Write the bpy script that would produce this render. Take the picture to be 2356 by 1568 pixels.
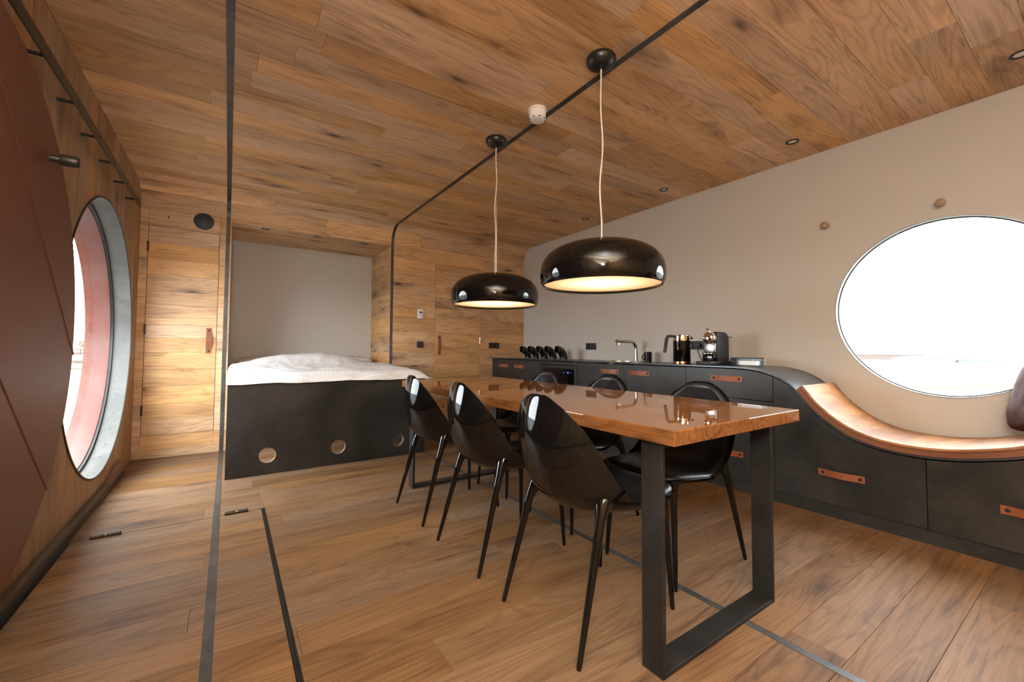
import bpy, bmesh, math, random
from mathutils import Vector, Matrix, noise
PI = math.pi
random.seed(7)
scene = bpy.context.scene
for o in list(bpy.data.objects):
    bpy.data.objects.remove(o)
COL = scene.collection

# ------------------------------------------------------------------ camera
def cam_axes(yaw, pitch, roll):
    cy, sy, cp, sp = math.cos(yaw), math.sin(yaw), math.cos(pitch), math.sin(pitch)
    f = Vector((sy * cp, cy * cp, sp)); r = Vector((cy, -sy, 0)); u = r.cross(f)
    c, s = math.cos(roll), math.sin(roll)
    return c * r + s * u, -s * r + c * u, f
r_, u_, f_ = cam_axes(math.radians(34.285), math.radians(2.2366), math.radians(.3609))
cd = bpy.data.cameras.new('camera'); cam = bpy.data.objects.new('camera', cd); COL.objects.link(cam)
cd.sensor_width = 36; cd.sensor_fit = 'HORIZONTAL'; cd.lens = 956.66 / 2356 * 36
cd.shift_y = -17.69 / 2356; cd.clip_start = .02; cd.clip_end = 5000
cam.matrix_world = Matrix(((r_.x, u_.x, -f_.x, 0), (r_.y, u_.y, -f_.y, 0), (r_.z, u_.z, -f_.z, 1.0), (0, 0, 0, 1)))
scene.camera = cam

# ------------------------------------------------------------------ world, light, exposure
world = bpy.data.worlds.new('overcast'); scene.world = world; world.use_nodes = True
bg = world.node_tree.nodes['Background']
bg.inputs['Color'].default_value = (.95, 1.0, 1.06, 1); bg.inputs['Strength'].default_value = 17.5
vs = scene.view_settings
vs.view_transform = 'Standard'; vs.look = 'None'; vs.gamma = 1; vs.use_curve_mapping = False; vs.exposure = 0.0
# the photographer's flash (its highlight shows in the lamp shades, its shadow of the shades on the wall)
fl = bpy.data.lights.new('camera_flash', 'POINT'); fl.energy = 66; fl.color = (.86, 1, 1.12); fl.shadow_soft_size = .10
flo = bpy.data.objects.new('camera_flash', fl); flo.location = (-.12, -.25, 1.55); COL.objects.link(flo)
fb = bpy.data.lights.new('bounce_fill', 'SPOT'); fb.energy = 2250; fb.color = (.72, 1, 1.30); fb.shadow_soft_size = .06; fb.spot_size = math.radians(122); fb.spot_blend = .5
fbo = bpy.data.objects.new('bounce_fill', fb); fbo.location = (-.25, -.65, 1.35); fbo.rotation_euler = (math.radians(180), 0, 0); COL.objects.link(fbo)   # added fill lamp, aimed up: the ceiling behind the camera spreads it

# ------------------------------------------------------------------ node helpers
class NT:
    def __init__(self, name):
        self.m = bpy.data.materials.new(name); self.m.use_nodes = True
        self.t = self.m.node_tree; self.b = self.t.nodes['Principled BSDF']; self.out = self.t.nodes['Material Output']
    def n(self, typ, props=None, **inp):
        nd = self.t.nodes.new(typ)
        for k, v in (props or {}).items(): setattr(nd, k, v)
        for k, v in inp.items():
            key = int(k[1:]) if k[0] == '_' and k[1:].isdigit() else k.replace('_', ' ')
            self.set(nd.inputs[key], v)
        return nd
    def set(self, sock, v):
        if isinstance(v, bpy.types.NodeSocket): self.t.links.new(v, sock)
        elif isinstance(v, bpy.types.Node): self.t.links.new(v.outputs[0], sock)
        else: sock.default_value = v
    def math(self, op, a, b=0.0, c=0.0, clamp=False):
        nd = self.n('ShaderNodeMath', {'operation': op, 'use_clamp': clamp}, _0=a, _1=b, _2=c); return nd.outputs[0]
    def vmath(self, op, a, b=(0, 0, 0)):
        nd = self.n('ShaderNodeVectorMath', {'operation': op}, _0=a, _1=b); return nd.outputs[0]
    def smooth(self, x, a, b, lo=0.0, hi=1.0):
        nd = self.n('ShaderNodeMapRange', {'interpolation_type': 'SMOOTHSTEP'}, Value=x, From_Min=a, From_Max=b, To_Min=lo, To_Max=hi); return nd.outputs[0]
    def mix(self, fac, a, b, blend='MIX'):
        nd = self.t.nodes.new('ShaderNodeMix'); nd.data_type = 'RGBA'; nd.blend_type = blend
        self.set(nd.inputs[0], fac); self.set(nd.inputs[6], a); self.set(nd.inputs[7], b); return nd.outputs[2]
    def noise(self, vec, scale=1.0, detail=3.0, rough=.5, dist=0.0):
        return self.n('ShaderNodeTexNoise', None, Vector=vec, Scale=scale, Detail=detail, Roughness=rough, Distortion=dist).outputs['Fac']
    def P(self, **kw):
        for k, v in kw.items(): self.set(self.b.inputs[k.replace('_', ' ')], v)
        return self
    def bump(self, h, strength=.2, dist=.002):
        self.set(self.b.inputs['Normal'], self.n('ShaderNodeBump', None, Strength=strength, Distance=dist, Height=h))
def c4(c): return (c[0], c[1], c[2], 1)
def simple(name, col, rough=.5, metal=0.0, **kw):
    m = NT(name); m.P(Base_Color=c4(col), Roughness=rough, Metallic=metal, **kw); return m.m

def oak(name, axis, light, dark, rough=.5, tone=(.84, 1.12), coat=0.0, per_object=True, knots=1.0, grey=.25):
    m = NT(name)
    tc = m.n('ShaderNodeTexCoord').outputs['Object']
    if per_object:
        rnd = m.n('ShaderNodeObjectInfo').outputs['Random']
    else:
        rnd = m.n('ShaderNodeValue').outputs[0]; rnd.default_value = .5
    off = m.n('ShaderNodeCombineXYZ', None, X=m.math('MULTIPLY', rnd, 61.7), Y=m.math('MULTIPLY', rnd, 37.3), Z=m.math('MULTIPLY', rnd, 83.1)).outputs[0]
    p = m.vmath('ADD', tc, off)
    def st(al, cr):
        s = [cr, cr, cr]; s[axis] = al
        return m.vmath('MULTIPLY', p, tuple(s))
    big = m.noise(st(.9, 5.0), 1, 3, .55, .3)
    cath = m.noise(st(.75, 6.5), 1, 1.6, .45, .55)
    rings = m.math('SINE', m.math('MULTIPLY', cath, 95.0))
    rings = m.math('POWER', m.math('MULTIPLY_ADD', rings, .5, .5), 3.0)
    fine = m.noise(st(5, 150), 1, 4, .65)
    pore = m.smooth(m.noise(st(14, 420), 1, 2, .5), .60, .74)
    streak = m.smooth(m.noise(st(1.3, 22), 1, 4, .65, .8), .54, .74)
    dash = m.smooth(m.noise(st(4.0, 70), 1, 2, .5, .3), .66, .76)
    vor = m.n('ShaderNodeTexVoronoi', {'feature': 'F1'}, Vector=st(1.9, 5.4), Scale=1.0, Randomness=1.0)
    warp = m.math('MULTIPLY_ADD', m.noise(st(10, 30), 1, 2), .12, vor.outputs['Distance'])
    gate = m.math('GREATER_THAN', m.n('ShaderNodeSeparateColor', None, Color=vor.outputs['Color']).outputs[0], .40)
    knot = m.math('MULTIPLY', m.smooth(warp, .22, .09), gate)
    halo = m.math('MULTIPLY', m.smooth(warp, .55, .10), gate)
    val = m.math('MULTIPLY_ADD', big, 1.3, -.42)
    val = m.math('ADD', val, m.math('MULTIPLY', rings, .27))
    val = m.math('ADD', val, m.math('MULTIPLY_ADD', fine, .9, -.45))
    val = m.math('ADD', val, m.math('MULTIPLY', streak, .55))
    val = m.math('ADD', val, m.math('MULTIPLY', halo, .50 * knots))
    val = m.math('ADD', val, m.math('MULTIPLY', dash, .40))
    val = m.math('ADD', val, m.math('MULTIPLY', pore, .16), 0, True)
    col = m.mix(val, c4(light), c4(tuple(x * .85 for x in dark)))
    col = m.mix(m.math('MULTIPLY', knot, .85 * knots), col, (.035, .02, .012, 1))
    lum = m.math('MULTIPLY_ADD', m.math('FRACT', m.math('MULTIPLY', rnd, 7.13)), tone[1] - tone[0], tone[0])
    g = m.math('MULTIPLY', m.math('FRACT', m.math('MULTIPLY', rnd, 23.7)), grey)
    hs = m.n('ShaderNodeHueSaturation', None, Hue=.5, Saturation=m.math('SUBTRACT', 1.0, g), Value=lum, Fac=1.0, Color=col)
    m.P(Base_Color=hs, Roughness=m.math('MULTIPLY_ADD', fine, .14, rough - .07))
    if name == 'oak_floor': m.P(Specular_IOR_Level=.25)
    if coat: m.P(Coat_Weight=coat, Coat_Roughness=.018, Coat_IOR=1.55, Specular_IOR_Level=0.0)
    else: m.bump(m.math('SUBTRACT', fine, pore), .12, .0015)
    return m.m

def mottled(name, a, b, rough=.42, scale=3.0, metal=0.0, rvar=.2, spec=.5):
    m = NT(name); tc = m.n('ShaderNodeTexCoord').outputs['Object']
    n1 = m.noise(tc, scale, 5, .6, .6); n2 = m.noise(tc, scale * 14, 4, .6)
    f = m.smooth(m.math('MULTIPLY_ADD', n2, .3, n1), .45, .85)
    m.P(Base_Color=m.mix(f, c4(a), c4(b)), Metallic=metal, Roughness=m.math('MULTIPLY_ADD', n1, rvar, rough - rvar / 2), Specular_IOR_Level=spec)
    m.bump(n2, .04, .001)
    return m.m

def leather(name, a, b, rough=.42, scale=140, streak=None):
    m = NT(name); tc = m.n('ShaderNodeTexCoord').outputs['Object']
    v = m.n('ShaderNodeTexVoronoi', {'feature': 'DISTANCE_TO_EDGE'}, Vector=tc, Scale=scale).outputs[0]
    n1 = m.noise(tc if streak is None else m.vmath('MULTIPLY', tc, streak), 5 if streak is None else 1, 4, .6, .4)
    m.P(Base_Color=m.mix(m.smooth(n1, .3, .7), c4(a), c4(b)), Roughness=m.math('MULTIPLY_ADD', n1, .15, rough))
    m.bump(m.smooth(v, 0, .12), .12, .0008)
    return m.m

M = {}
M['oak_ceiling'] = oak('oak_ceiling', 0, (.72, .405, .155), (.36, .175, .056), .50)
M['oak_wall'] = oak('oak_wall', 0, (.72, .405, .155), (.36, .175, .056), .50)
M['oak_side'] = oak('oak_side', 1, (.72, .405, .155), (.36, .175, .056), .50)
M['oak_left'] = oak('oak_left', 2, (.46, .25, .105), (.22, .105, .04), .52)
M['oak_floor'] = oak('oak_floor', 0, (.235, .120, .045), (.105, .047, .016), .55, (.86, 1.1))
M['oak_table'] = oak('oak_table', 1, (.30, .128, .044), (.105, .038, .012), .35, (1, 1), 1.0, False, .25, 0)
M['oak_ply'] = oak('oak_ply', 0, (.5, .31, .16), (.3, .17, .08), .5, (.95, 1.05), 0, False, .2)
M['dark_beam'] = oak('dark_beam', 1, (.10, .075, .052), (.045, .033, .024), .5, (.9, 1.1), 0, False, .3)
M['red_wood'] = oak('red_wood', 1, (.22, .085, .035), (.12, .045, .02), .45, (.9, 1.1), 0, False, .3)
M['joint'] = simple('joint', (.02, .013, .008), .9)
M['steel'] = mottled('blackened_steel', (.021, .022, .0215), (.046, .044, .0415), .42, 2.6, .3, .22)
M['steel_bed'] = mottled('bed_steel', (.012, .0125, .0125), (.034, .031, .029), .40, 2.2, .3, .25)
M['steel_strip'] = mottled('steel_strip', (.05, .052, .052), (.10, .10, .10), .42, 6, .45)
M['steel_frame'] = mottled('table_frame_steel', (.011, .0105, .0105), (.022, .020, .019), .48, 9, .2)
M['steel_band'] = mottled('steel_band', (.06, .065, .07), (.11, .115, .12), .30, 5, .6, .15)
M['zinc'] = mottled('zinc_ring', (.088, .088, .080), (.130, .130, .120), .45, 4, .1)
M['frame_light'] = mottled('frame_light', (.38, .39, .38), (.48, .49, .48), .4, 5, .2)
M['channel'] = simple('channel_black', (.012, .012, .012), .35)
M['bronze'] = simple('dark_bronze', (.062, .052, .043), .42, .6)
M['pin'] = simple('pin_black', (.02, .02, .02), .4, .3)
M['gloss_black'] = simple('gloss_black', (.004, .004, .004), .05, 0, Specular_IOR_Level=.42)
M['satin_black'] = simple('satin_black', (.012, .012, .012), .30)
M['matt_black'] = simple('matt_black', (.018, .018, .019), .5)
M['vent_grey'] = simple('vent_grey', (.032, .032, .034), .5)
M['pad_black'] = leather('pad_black_leather', (.010, .010, .011), (.018, .018, .019), .30, 160)
M['shutter'] = leather('shutter_leather', (.105, .032, .018), (.135, .044, .026), .40, 190)
M['strap'] = leather('strap_leather', (.23, .068, .028), (.30, .095, .042), .42, 150)
M['seat_leather'] = leather('seat_leather', (.42, .185, .060), (.19, .072, .022), .45, 90, (3.5, 7, 14))
M['seat_edge'] = leather('seat_edge_leather', (.17, .062, .026), (.22, .082, .036), .45, 120)
M['hide'] = leather('hide', (.030, .010, .006), (.065, .021, .012), .75, 60, (14, 40, 8))
M['hide'].node_tree.nodes['Principled BSDF'].inputs['Specular IOR Level'].default_value = .12
M['chrome'] = simple('chrome', (.85, .84, .82), .06, 1)
M['brushed'] = simple('brushed_steel', (.55, .53, .50), .26, 1)
M['copper'] = simple('copper', (.55, .33, .2), .2, 1)
M['white_plastic'] = simple('white_plastic', (.80, .79, .76), .35)
M['grey_plastic'] = simple('grey_plastic', (.35, .36, .34), .4)
M['screen'] = simple('lcd', (.10, .11, .09), .25)
M['cord'] = simple('cord', (.62, .55, .45), .4)
M['wood_peg'] = oak('wood_peg', 2, (.42, .24, .12), (.3, .16, .07), .5, (1, 1), 0, False, 0)
M['inner_white'] = simple('shade_inside', (.85, .80, .68), .5)

def plaster():
    m = NT('grey_plaster'); tc = m.n('ShaderNodeTexCoord').outputs['Object']
    n = m.noise(tc, 1.3, 3); f = m.noise(tc, 260, 3, .6)
    m.P(Base_Color=m.mix(n, (.495, .475, .435, 1), (.525, .50, .46, 1)), Roughness=.75)
    m.bump(f, .08, .001)
    return m.m
M['plaster'] = plaster()
def glass(name, tint=(1, 1, 1)):
    m = NT(name); t = m.t
    tr = m.n('ShaderNodeBsdfTransparent', None, Color=c4(tint)); gl = m.n('ShaderNodeBsdfGlossy', None, Color=(1, 1, 1, 1), Roughness=.0)
    fc = m.n('ShaderNodeLayerWeight', None, Blend=.5).outputs['Facing']      # Schlick, half per side of the pane
    fr = m.math('MULTIPLY_ADD', m.math('POWER', fc, 5.0), .42, .02)
    mx = m.n('ShaderNodeMixShader', None, _0=fr, _1=tr.outputs[0], _2=gl.outputs[0])
    t.links.new(mx.outputs[0], m.out.inputs['Surface']); return m.m
M['pane'] = glass('window_glass', (.97, .985, .98))
M['clear'] = glass('clear_acrylic', (.975, .985, .98))
M['dark_glass'] = simple('dark_glass', (.004, .004, .004), .08)
M['red_hull'] = mottled('red_hull', (.135, .021, .009), (.15, .050, .036), .5, 5, 0)
def emit(name, col, s):
    m = NT(name); m.P(Base_Color=(0, 0, 0, 1), Emission_Color=c4(col), Emission_Strength=s); return m.m
M['blue_led'] = emit('blue_led', (.02, .05, 1), 6)
M['dim_led'] = emit('dim_led', (.3, .35, .5), .25)
def diffuser():
    m = NT('lamp_diffuser'); tc = m.n('ShaderNodeTexCoord').outputs['Object']
    ln = m.n('ShaderNodeVectorMath', {'operation': 'LENGTH'}, _0=m.vmath('MULTIPLY', tc, (1, 1, 0))).outputs['Value']
    e = m.smooth(ln, .30, .02)
    col = m.mix(e, (1, .60, .26, 1), (1, .80, .47, 1))
    m.P(Base_Color=(.8, .75, .6, 1), Emission_Color=col, Emission_Strength=m.math('MULTIPLY_ADD', e, 1.7, .75), Roughness=.4)
    return m.m
M['diffuser'] = diffuser()
def duvet_mat():
    m = NT('duvet_cotton'); tc = m.n('ShaderNodeTexCoord').outputs['Object']
    s = m.n('ShaderNodeSeparateXYZ', None, Vector=tc)
    def line(v):
        f = m.math('FRACT', m.math('MULTIPLY', v, 30.0)); return m.math('LESS_THAN', f, .20)
    l = m.math('MAXIMUM', line(s.outputs[0]), line(s.outputs[1]))
    m.P(Base_Color=m.mix(l, (.77, .755, .75, 1), (.87, .86, .855, 1)), Roughness=.8)
    m.bump(m.noise(tc, 400, 2), .1, .0006)
    return m.m
M['duvet'] = duvet_mat()
M['pillow'] = simple('pillow_cotton', (.62, .59, .57), .85)
M['mattress'] = simple('mattress', (.6, .58, .55), .9)
M['ground'] = mottled('harbour_ground', (.06, .066, .064), (.075, .078, .075), .6, .01)
M['house'] = simple('house_wall', (.09, .065, .055), .8); M['gable'] = simple('gable_white', (.16, .16, .157), .8)
M['roof'] = simple('roof_tile', (.075, .055, .048), .8); M['tree'] = simple('tree_leaves', (.07, .055, .04), .9)
M['boat'] = simple('boat_hull', (.065, .045, .04), .6); M['quay'] = simple('quay', (.08, .078, .052), .8)
M['shed_blue'] = simple('shed_blue', (.12, .2, .38), .6)
M['far_pane'] = simple('far_pane', (.2, .22, .24), .3)

# ------------------------------------------------------------------ mesh helpers
LOC = {}
class MB:
    def __init__(self): self.v = []; self.f = []
    def add(self, vs, fs):
        b = len(self.v); self.v += [tuple(x) for x in vs]; self.f += [tuple(b + i for i in f) for f in fs]; return self
    def box(self, x0, x1, y0, y1, z0, z1):
        return self.add([(x0, y0, z0), (x1, y0, z0), (x1, y1, z0), (x0, y1, z0), (x0, y0, z1), (x1, y0, z1), (x1, y1, z1), (x0, y1, z1)],
                        [(0, 3, 2, 1), (4, 5, 6, 7), (0, 1, 5, 4), (1, 2, 6, 5), (2, 3, 7, 6), (3, 0, 4, 7)])
    def lathe(self, prof, o=(0, 0, 0), axis=(0, 0, 1), seg=32, sy=1.0, close=False):
        a = Vector(axis).normalized(); t = Vector((1, 0, 0)) if abs(a.x) < .9 else Vector((0, 1, 0))
        e1 = a.cross(t).normalized(); e2 = a.cross(e1); o = Vector(o); vs = []; idx = []
        for r, h in prof:
            if r < 1e-6: idx.append([len(vs)]); vs.append(o + a * h)
            else:
                idx.append(list(range(len(vs), len(vs) + seg)))
                vs += [o + a * h + (e1 * math.cos(2 * PI * k / seg) + e2 * sy * math.sin(2 * PI * k / seg)) * r for k in range(seg)]
        fs = []
        pairs = list(zip(idx, idx[1:])) + ([(idx[-1], idx[0])] if close else [])
        for A, B in pairs:
            for k in range(seg):
                k2 = (k + 1) % seg
                if len(A) == 1 and len(B) == 1: continue
                if len(A) == 1: fs.append((A[0], B[k], B[k2]))
                elif len(B) == 1: fs.append((A[k], B[0], A[k2]))
                else: fs.append((A[k], B[k], B[k2], A[k2]))
        return self.add(vs, fs)
    def cyl(self, o, axis, r, h, seg=24, bev=0.0):
        if bev: return self.lathe([(0, 0), (r - bev, 0), (r, bev), (r, h - bev), (r - bev, h), (0, h)], o, axis, seg)
        return self.lathe([(0, 0), (r, 0), (r, h), (0, h)], o, axis, seg)
    def tube(self, pts, rad, seg=10, caps=True, sc=None):
        pts = [Vector(p) for p in pts]; n = len(pts)
        if not hasattr(rad, '__len__'): rad = [rad] * n
        vs = []; t0 = (pts[1] - pts[0]).normalized()
        nrm = t0.orthogonal().normalized()
        for i, p in enumerate(pts):
            t = (pts[min(i + 1, n - 1)] - pts[max(i - 1, 0)]).normalized()
            nrm = (nrm - t * nrm.dot(t)).normalized(); b = t.cross(nrm)
            vs += [p + (nrm * math.cos(2 * PI * k / seg) + b * math.sin(2 * PI * k / seg)) * rad[i] for k in range(seg)]
        fs = [(i * seg + k, i * seg + (k + 1) % seg, (i + 1) * seg + (k + 1) % seg, (i + 1) * seg + k) for i in range(n - 1) for k in range(seg)]
        if caps: fs += [tuple(range(seg))[::-1], tuple((n - 1) * seg + k for k in range(seg))]
        return self.add(vs, fs)
    def prism(self, poly, fn, w0, w1):
        n = len(poly)
        return self.add([fn(u, v, w0) for u, v in poly] + [fn(u, v, w1) for u, v in poly],
                        [tuple(range(n))[::-1], tuple(range(n, 2 * n))] + [(k, (k + 1) % n, n + (k + 1) % n, n + k) for k in range(n)])
    def grid(self, fn, nu, nv, wrap=False):
        vs = [fn(i / (nu - 1), j / (nv - 1)) for i in range(nu) for j in range(nv)]
        return self.add(vs, [(i * nv + j, (i + 1) * nv + j, (i + 1) * nv + j + 1, i * nv + j + 1) for i in range(nu - 1) for j in range(nv - 1)])
    def plate_hole(self, u0, u1, v0, v1, cu, cv, r, fn, w0, w1, seg=64):
        angs = [2 * PI * k / seg for k in range(seg)] + [math.atan2(v - cv, u - cu) % (2 * PI) for u in (u0, u1) for v in (v0, v1)]
        angs = sorted(set(round(a, 6) for a in angs)); n = len(angs); inn = []; out = []
        for a in angs:
            c, s = math.cos(a), math.sin(a); inn.append((cu + r * c, cv + r * s))
            t = min([((u1 if c > 0 else u0) - cu) / c if abs(c) > 1e-9 else 1e9, ((v1 if s > 0 else v0) - cv) / s if abs(s) > 1e-9 else 1e9])
            out.append((cu + t * c, cv + t * s))
        vs = [fn(u, v, w) for w in (w0, w1) for ring in (inn, out) for u, v in ring]; fs = []
        for k in range(n):
            j = (k + 1) % n
            fs += [(k, j, n + j, n + k), (2 * n + j, 2 * n + k, 3 * n + k, 3 * n + j), (j, k, 2 * n + k, 2 * n + j), (n + k, n + j, 3 * n + j, 3 * n + k)]
        return self.add(vs, fs)
    def build(self, name, mat, parent=None, smooth=None, bevel=0.0, bseg=2, recalc=True, origin=None):
        me = bpy.data.meshes.new(name); W = LOC.get(parent.name, Vector()) if parent else (Vector(origin) if origin else Vector())
        me.from_pydata([tuple(Vector(v) - W) for v in self.v], [], self.f)
        if recalc or bevel:
            bm = bmesh.new(); bm.from_mesh(me)
            if recalc: bmesh.ops.recalc_face_normals(bm, faces=bm.faces)
            if bevel:
                es = [e for e in bm.edges if len(e.link_faces) == 2 and e.calc_face_angle() > .6]
                bmesh.ops.bevel(bm, geom=es, offset=bevel, segments=bseg, affect='EDGES', profile=.5)
            bm.to_mesh(me); bm.free()
        me.materials.append(M[mat] if isinstance(mat, str) else mat)
        if smooth is not None:
            me.shade_smooth(); me.set_sharp_from_angle(angle=math.radians(smooth))
        o = bpy.data.objects.new(name, me); COL.objects.link(o)
        if parent: o.parent = parent
        elif origin: o.location = origin
        LOC[o.name] = W
        return o
def tag(o, label, cat, group=None, kind=None):
    if label: o['label'] = label
    if cat: o['category'] = cat
    if group: o['group'] = group
    if kind: o['kind'] = kind
    return o
def thing(name, label, cat, loc=(0, 0, 0), group=None):
    o = bpy.data.objects.new(name, None); o.empty_display_size = .05; COL.objects.link(o); o.location = loc
    LOC[o.name] = Vector(loc); return tag(o, label, cat, group)
def struct(o, label=None):
    o['kind'] = 'structure'
    if label: o['label'] = label
    return o
def copy_tree(o, parent=None):
    c = o.copy(); COL.objects.link(c); c.parent = parent
    for ch in [x for x in bpy.data.objects if x.parent == o]: copy_tree(ch, c)
    return c

# plane maps: (u, v, depth into the room) -> xyz
XL, XR, YB, ZC, YF = -.685, 3.575, 4.94, 2.47, -1.72
RC = .20
def on_floor(u, v, w): return (u, v, w)
def on_ceil(u, v, w): return (u, v, ZC - w)
def on_back(u, v, w): return (u, YB - w, v)
def on_left(u, v, w): return (XL + w, u, v)
def on_right(u, v, w): return (XR - w, u, v)

def plank(parent, rect, fn, mat, t=.018, gap=.0005, ch=.0007, name='plank'):
    u0, u1, v0, v1 = rect
    u0 += gap; u1 -= gap; v0 += gap; v1 -= gap
    if u1 - u0 < .006 or v1 - v0 < .006: return None
    P = [(u0, v0, -t), (u1, v0, -t), (u1, v1, -t), (u0, v1, -t), (u0, v0, -ch), (u1, v0, -ch), (u1, v1, -ch), (u0, v1, -ch),
         (u0 + ch, v0 + ch, 0), (u1 - ch, v0 + ch, 0), (u1 - ch, v1 - ch, 0), (u0 + ch, v1 - ch, 0)]
    F = [(0, 3, 2, 1)] + [(k, (k + 1) % 4, 4 + (k + 1) % 4, 4 + k) for k in range(4)] + [(4 + k, 4 + (k + 1) % 4, 8 + (k + 1) % 4, 8 + k) for k in range(4)] + [(8, 9, 10, 11)]
    b = MB(); b.add([fn(*p) for p in P], F)
    return b.build(name, mat, parent)
def minus(rects, hole):
    out = []
    for a0, a1, b0, b1 in rects:
        h0, h1, k0, k1 = max(a0, hole[0]), min(a1, hole[1]), max(b0, hole[2]), min(b1, hole[3])
        if h0 >= h1 or k0 >= k1: out.append((a0, a1, b0, b1)); continue
        if a0 < h0: out.append((a0, h0, b0, b1))
        if h1 < a1: out.append((h1, a1, b0, b1))
        if b0 < k0: out.append((h0, h1, b0, k0))
        if k1 < b1: out.append((h0, h1, k1, b1))
    return [r for r in out if r[1] - r[0] > .008 and r[3] - r[2] > .008]
def clip(r, h): return (max(r[0], h[0]), min(r[1], h[1]), max(r[2], h[2]), min(r[3], h[3]))
def rows_of(u0, u1, edges, rng, lo=1.1, hi=2.3):
    out = []
    for a, b in zip(edges, edges[1:]):
        u = u0; cuts = [u0]; first = True
        while True:
            L = rng.uniform(.4, hi) if first else rng.uniform(lo, hi); first = False
            if cuts[-1] + L > u1 - .35: break
            cuts.append(cuts[-1] + L)
        cuts.append(u1)
        out += [(p, q, min(a, b), max(a, b)) for p, q in zip(cuts, cuts[1:])]
    return out

# ------------------------------------------------------------------ floor + hatch
W_ = .168
floor = struct(MB().box(XL - .06, XR + .06, YF, YB + 1.0, -.06, -.018).build('floor', 'joint'))
HX0, HX1, HY1 = -.636, .197, 3.05; HY0 = HY1 - 14 * W_
edges = [HY1 + k * W_ for k in range(-29, 13)]; edges = [e for e in edges if YF < e < YB + .06]; edges[-1] = YB + .02; edges[0] = YF
rng = random.Random(11)
frects = rows_of(XL, XR, edges, rng)
hatch = thing('floor_hatch', 'flush wooden floor hatch with two dark hinges and a black channel edge', 'hatch', (-.22, 1.9, 0))
for r in frects:
    for q in minus([r], (HX0 - .012, HX1 + .018, HY0 - .003, HY1 + .0045)): plank(floor, q, on_floor, 'oak_floor')
for r in frects:
    q = clip(r, (HX0, HX1, HY0, HY1))
    if q[0] < q[1] and q[2] < q[3]: plank(hatch, q, on_floor, 'oak_floor')
MB().box(HX1 + .001, HX1 + .0055, HY0, HY1, -.018, .003).box(HX1 + .012, HX1 + .0165, HY0, HY1 + .004, -.018, .003).box(HX1, HX1 + .017, HY0, HY1, -.018, -.006).build('edge_channel', 'channel', hatch)
MB().box(HX0, HX1, HY1 + .0003, HY1 + .0042, -.018, .0006).build('edge_seam', 'channel', hatch)
MB().box(HX0 - .012, HX0 - .008, HY0, HY1, -.018, .003).box(HX0 - .004, HX0, HY0, HY1, -.018, .003).build('edge_channel', 'channel', hatch)
MB().box(-.047, -.014, HY0, HY1 - .002, -.01, .0015).build('steel_strip', 'steel_strip', hatch)
for hx0, hx1 in ((-.569, -.446), (.008, .128)):
    hm = (hx0 + hx1) / 2
    b = MB()
    for a, c in ((hx0, hm - .002), (hm + .002, hx1)): b.lathe([(0, 0), (.006, 0), (.009, .004), (.009, c - a - .004), (.006, c - a), (0, c - a)], (a, HY1 + .001, .009), (1, 0, 0), 14)
    h = b.build('hinge', 'bronze', hatch, 35)
    MB().cyl((hm - .003, HY1 + .001, .009), (1, 0, 0), .0075, .006, 12).build('pin_collar', 'copper', h, 35)

# ------------------------------------------------------------------ ceiling
ceiling = struct(MB().box(XL - .06, XR + .06, YF, YB + .06, ZC + .018, ZC + .07).build('ceiling', 'joint'))
edges = [YB - RC - k * W_ for k in range(0, 39)] + [YF]
edges = [e for e in edges if e >= YF]
rng = random.Random(23)
for r in rows_of(XL, XR, edges, rng): plank(ceiling, r, on_ceil, 'oak_ceiling')
# ------------------------------------------------------------------ back wall with rounded top
AX0, AX1, AZ0, AZ1, AY = 0.0, 1.60, .66, 2.245, 5.77
wb = MB(); wb.box(XL - .06, AX0 - .02, YB + .018, YB + .06, -.06, ZC + .05).box(AX1 + .02, XR + .06, YB + .018, YB + .06, -.06, ZC + .05)
wb.box(AX0 - .02, AX1 + .02, YB + .018, YB + .06, -.06, AZ0 - .02).box(AX0 - .02, AX1 + .02, YB + .018, YB + .06, AZ1 + .02, ZC + .05)
wall_back = struct(wb.build('wall_back', 'joint'))
D1 = (-.623, -.098, .207, 2.105); D2 = (2.176, 2.836, .121, 2.083)
zed = [2.27, 2.105, 1.955, 1.81, 1.665, 1.515, 1.39, 1.21, 1.085, .955, .80, .645, .485, .345, .207, .075, 0.0]
rng = random.Random(5)
brects = rows_of(XL, XR, zed, rng)
g = .0025
for r in brects:
    q = [r]
    for h in (D1, D2, (AX0, AX1, AZ0, AZ1)):
        q = minus(q, (h[0] - g, h[1] + g, h[2] - g, h[3] + g) if h[2] != AZ0 else h)
    for s in q: plank(wall_back, s, on_back, 'oak_wall')
def arc_pt(a, r): return (YB - RC + r * math.cos(a), ZC - RC + r * math.sin(a))
for a0, a1 in ((0, PI / 4), (PI / 4, PI / 2)):
    for u0, u1, _, _ in rows_of(XL, XR, [0, 1], rng):
        n = 7; A = [a0 + (a1 - a0) * k / (n - 1) for k in range(n)]
        A[0] += .004; A[-1] -= .004
        poly = [arc_pt(a, RC) for a in A] + [arc_pt(a, RC + .018) for a in reversed(A)]
        MB().prism(poly, lambda y, z, w: (w, y, z), u0 + .001, u1 - .001).build('plank', 'oak_wall', wall_back, 30)

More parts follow.
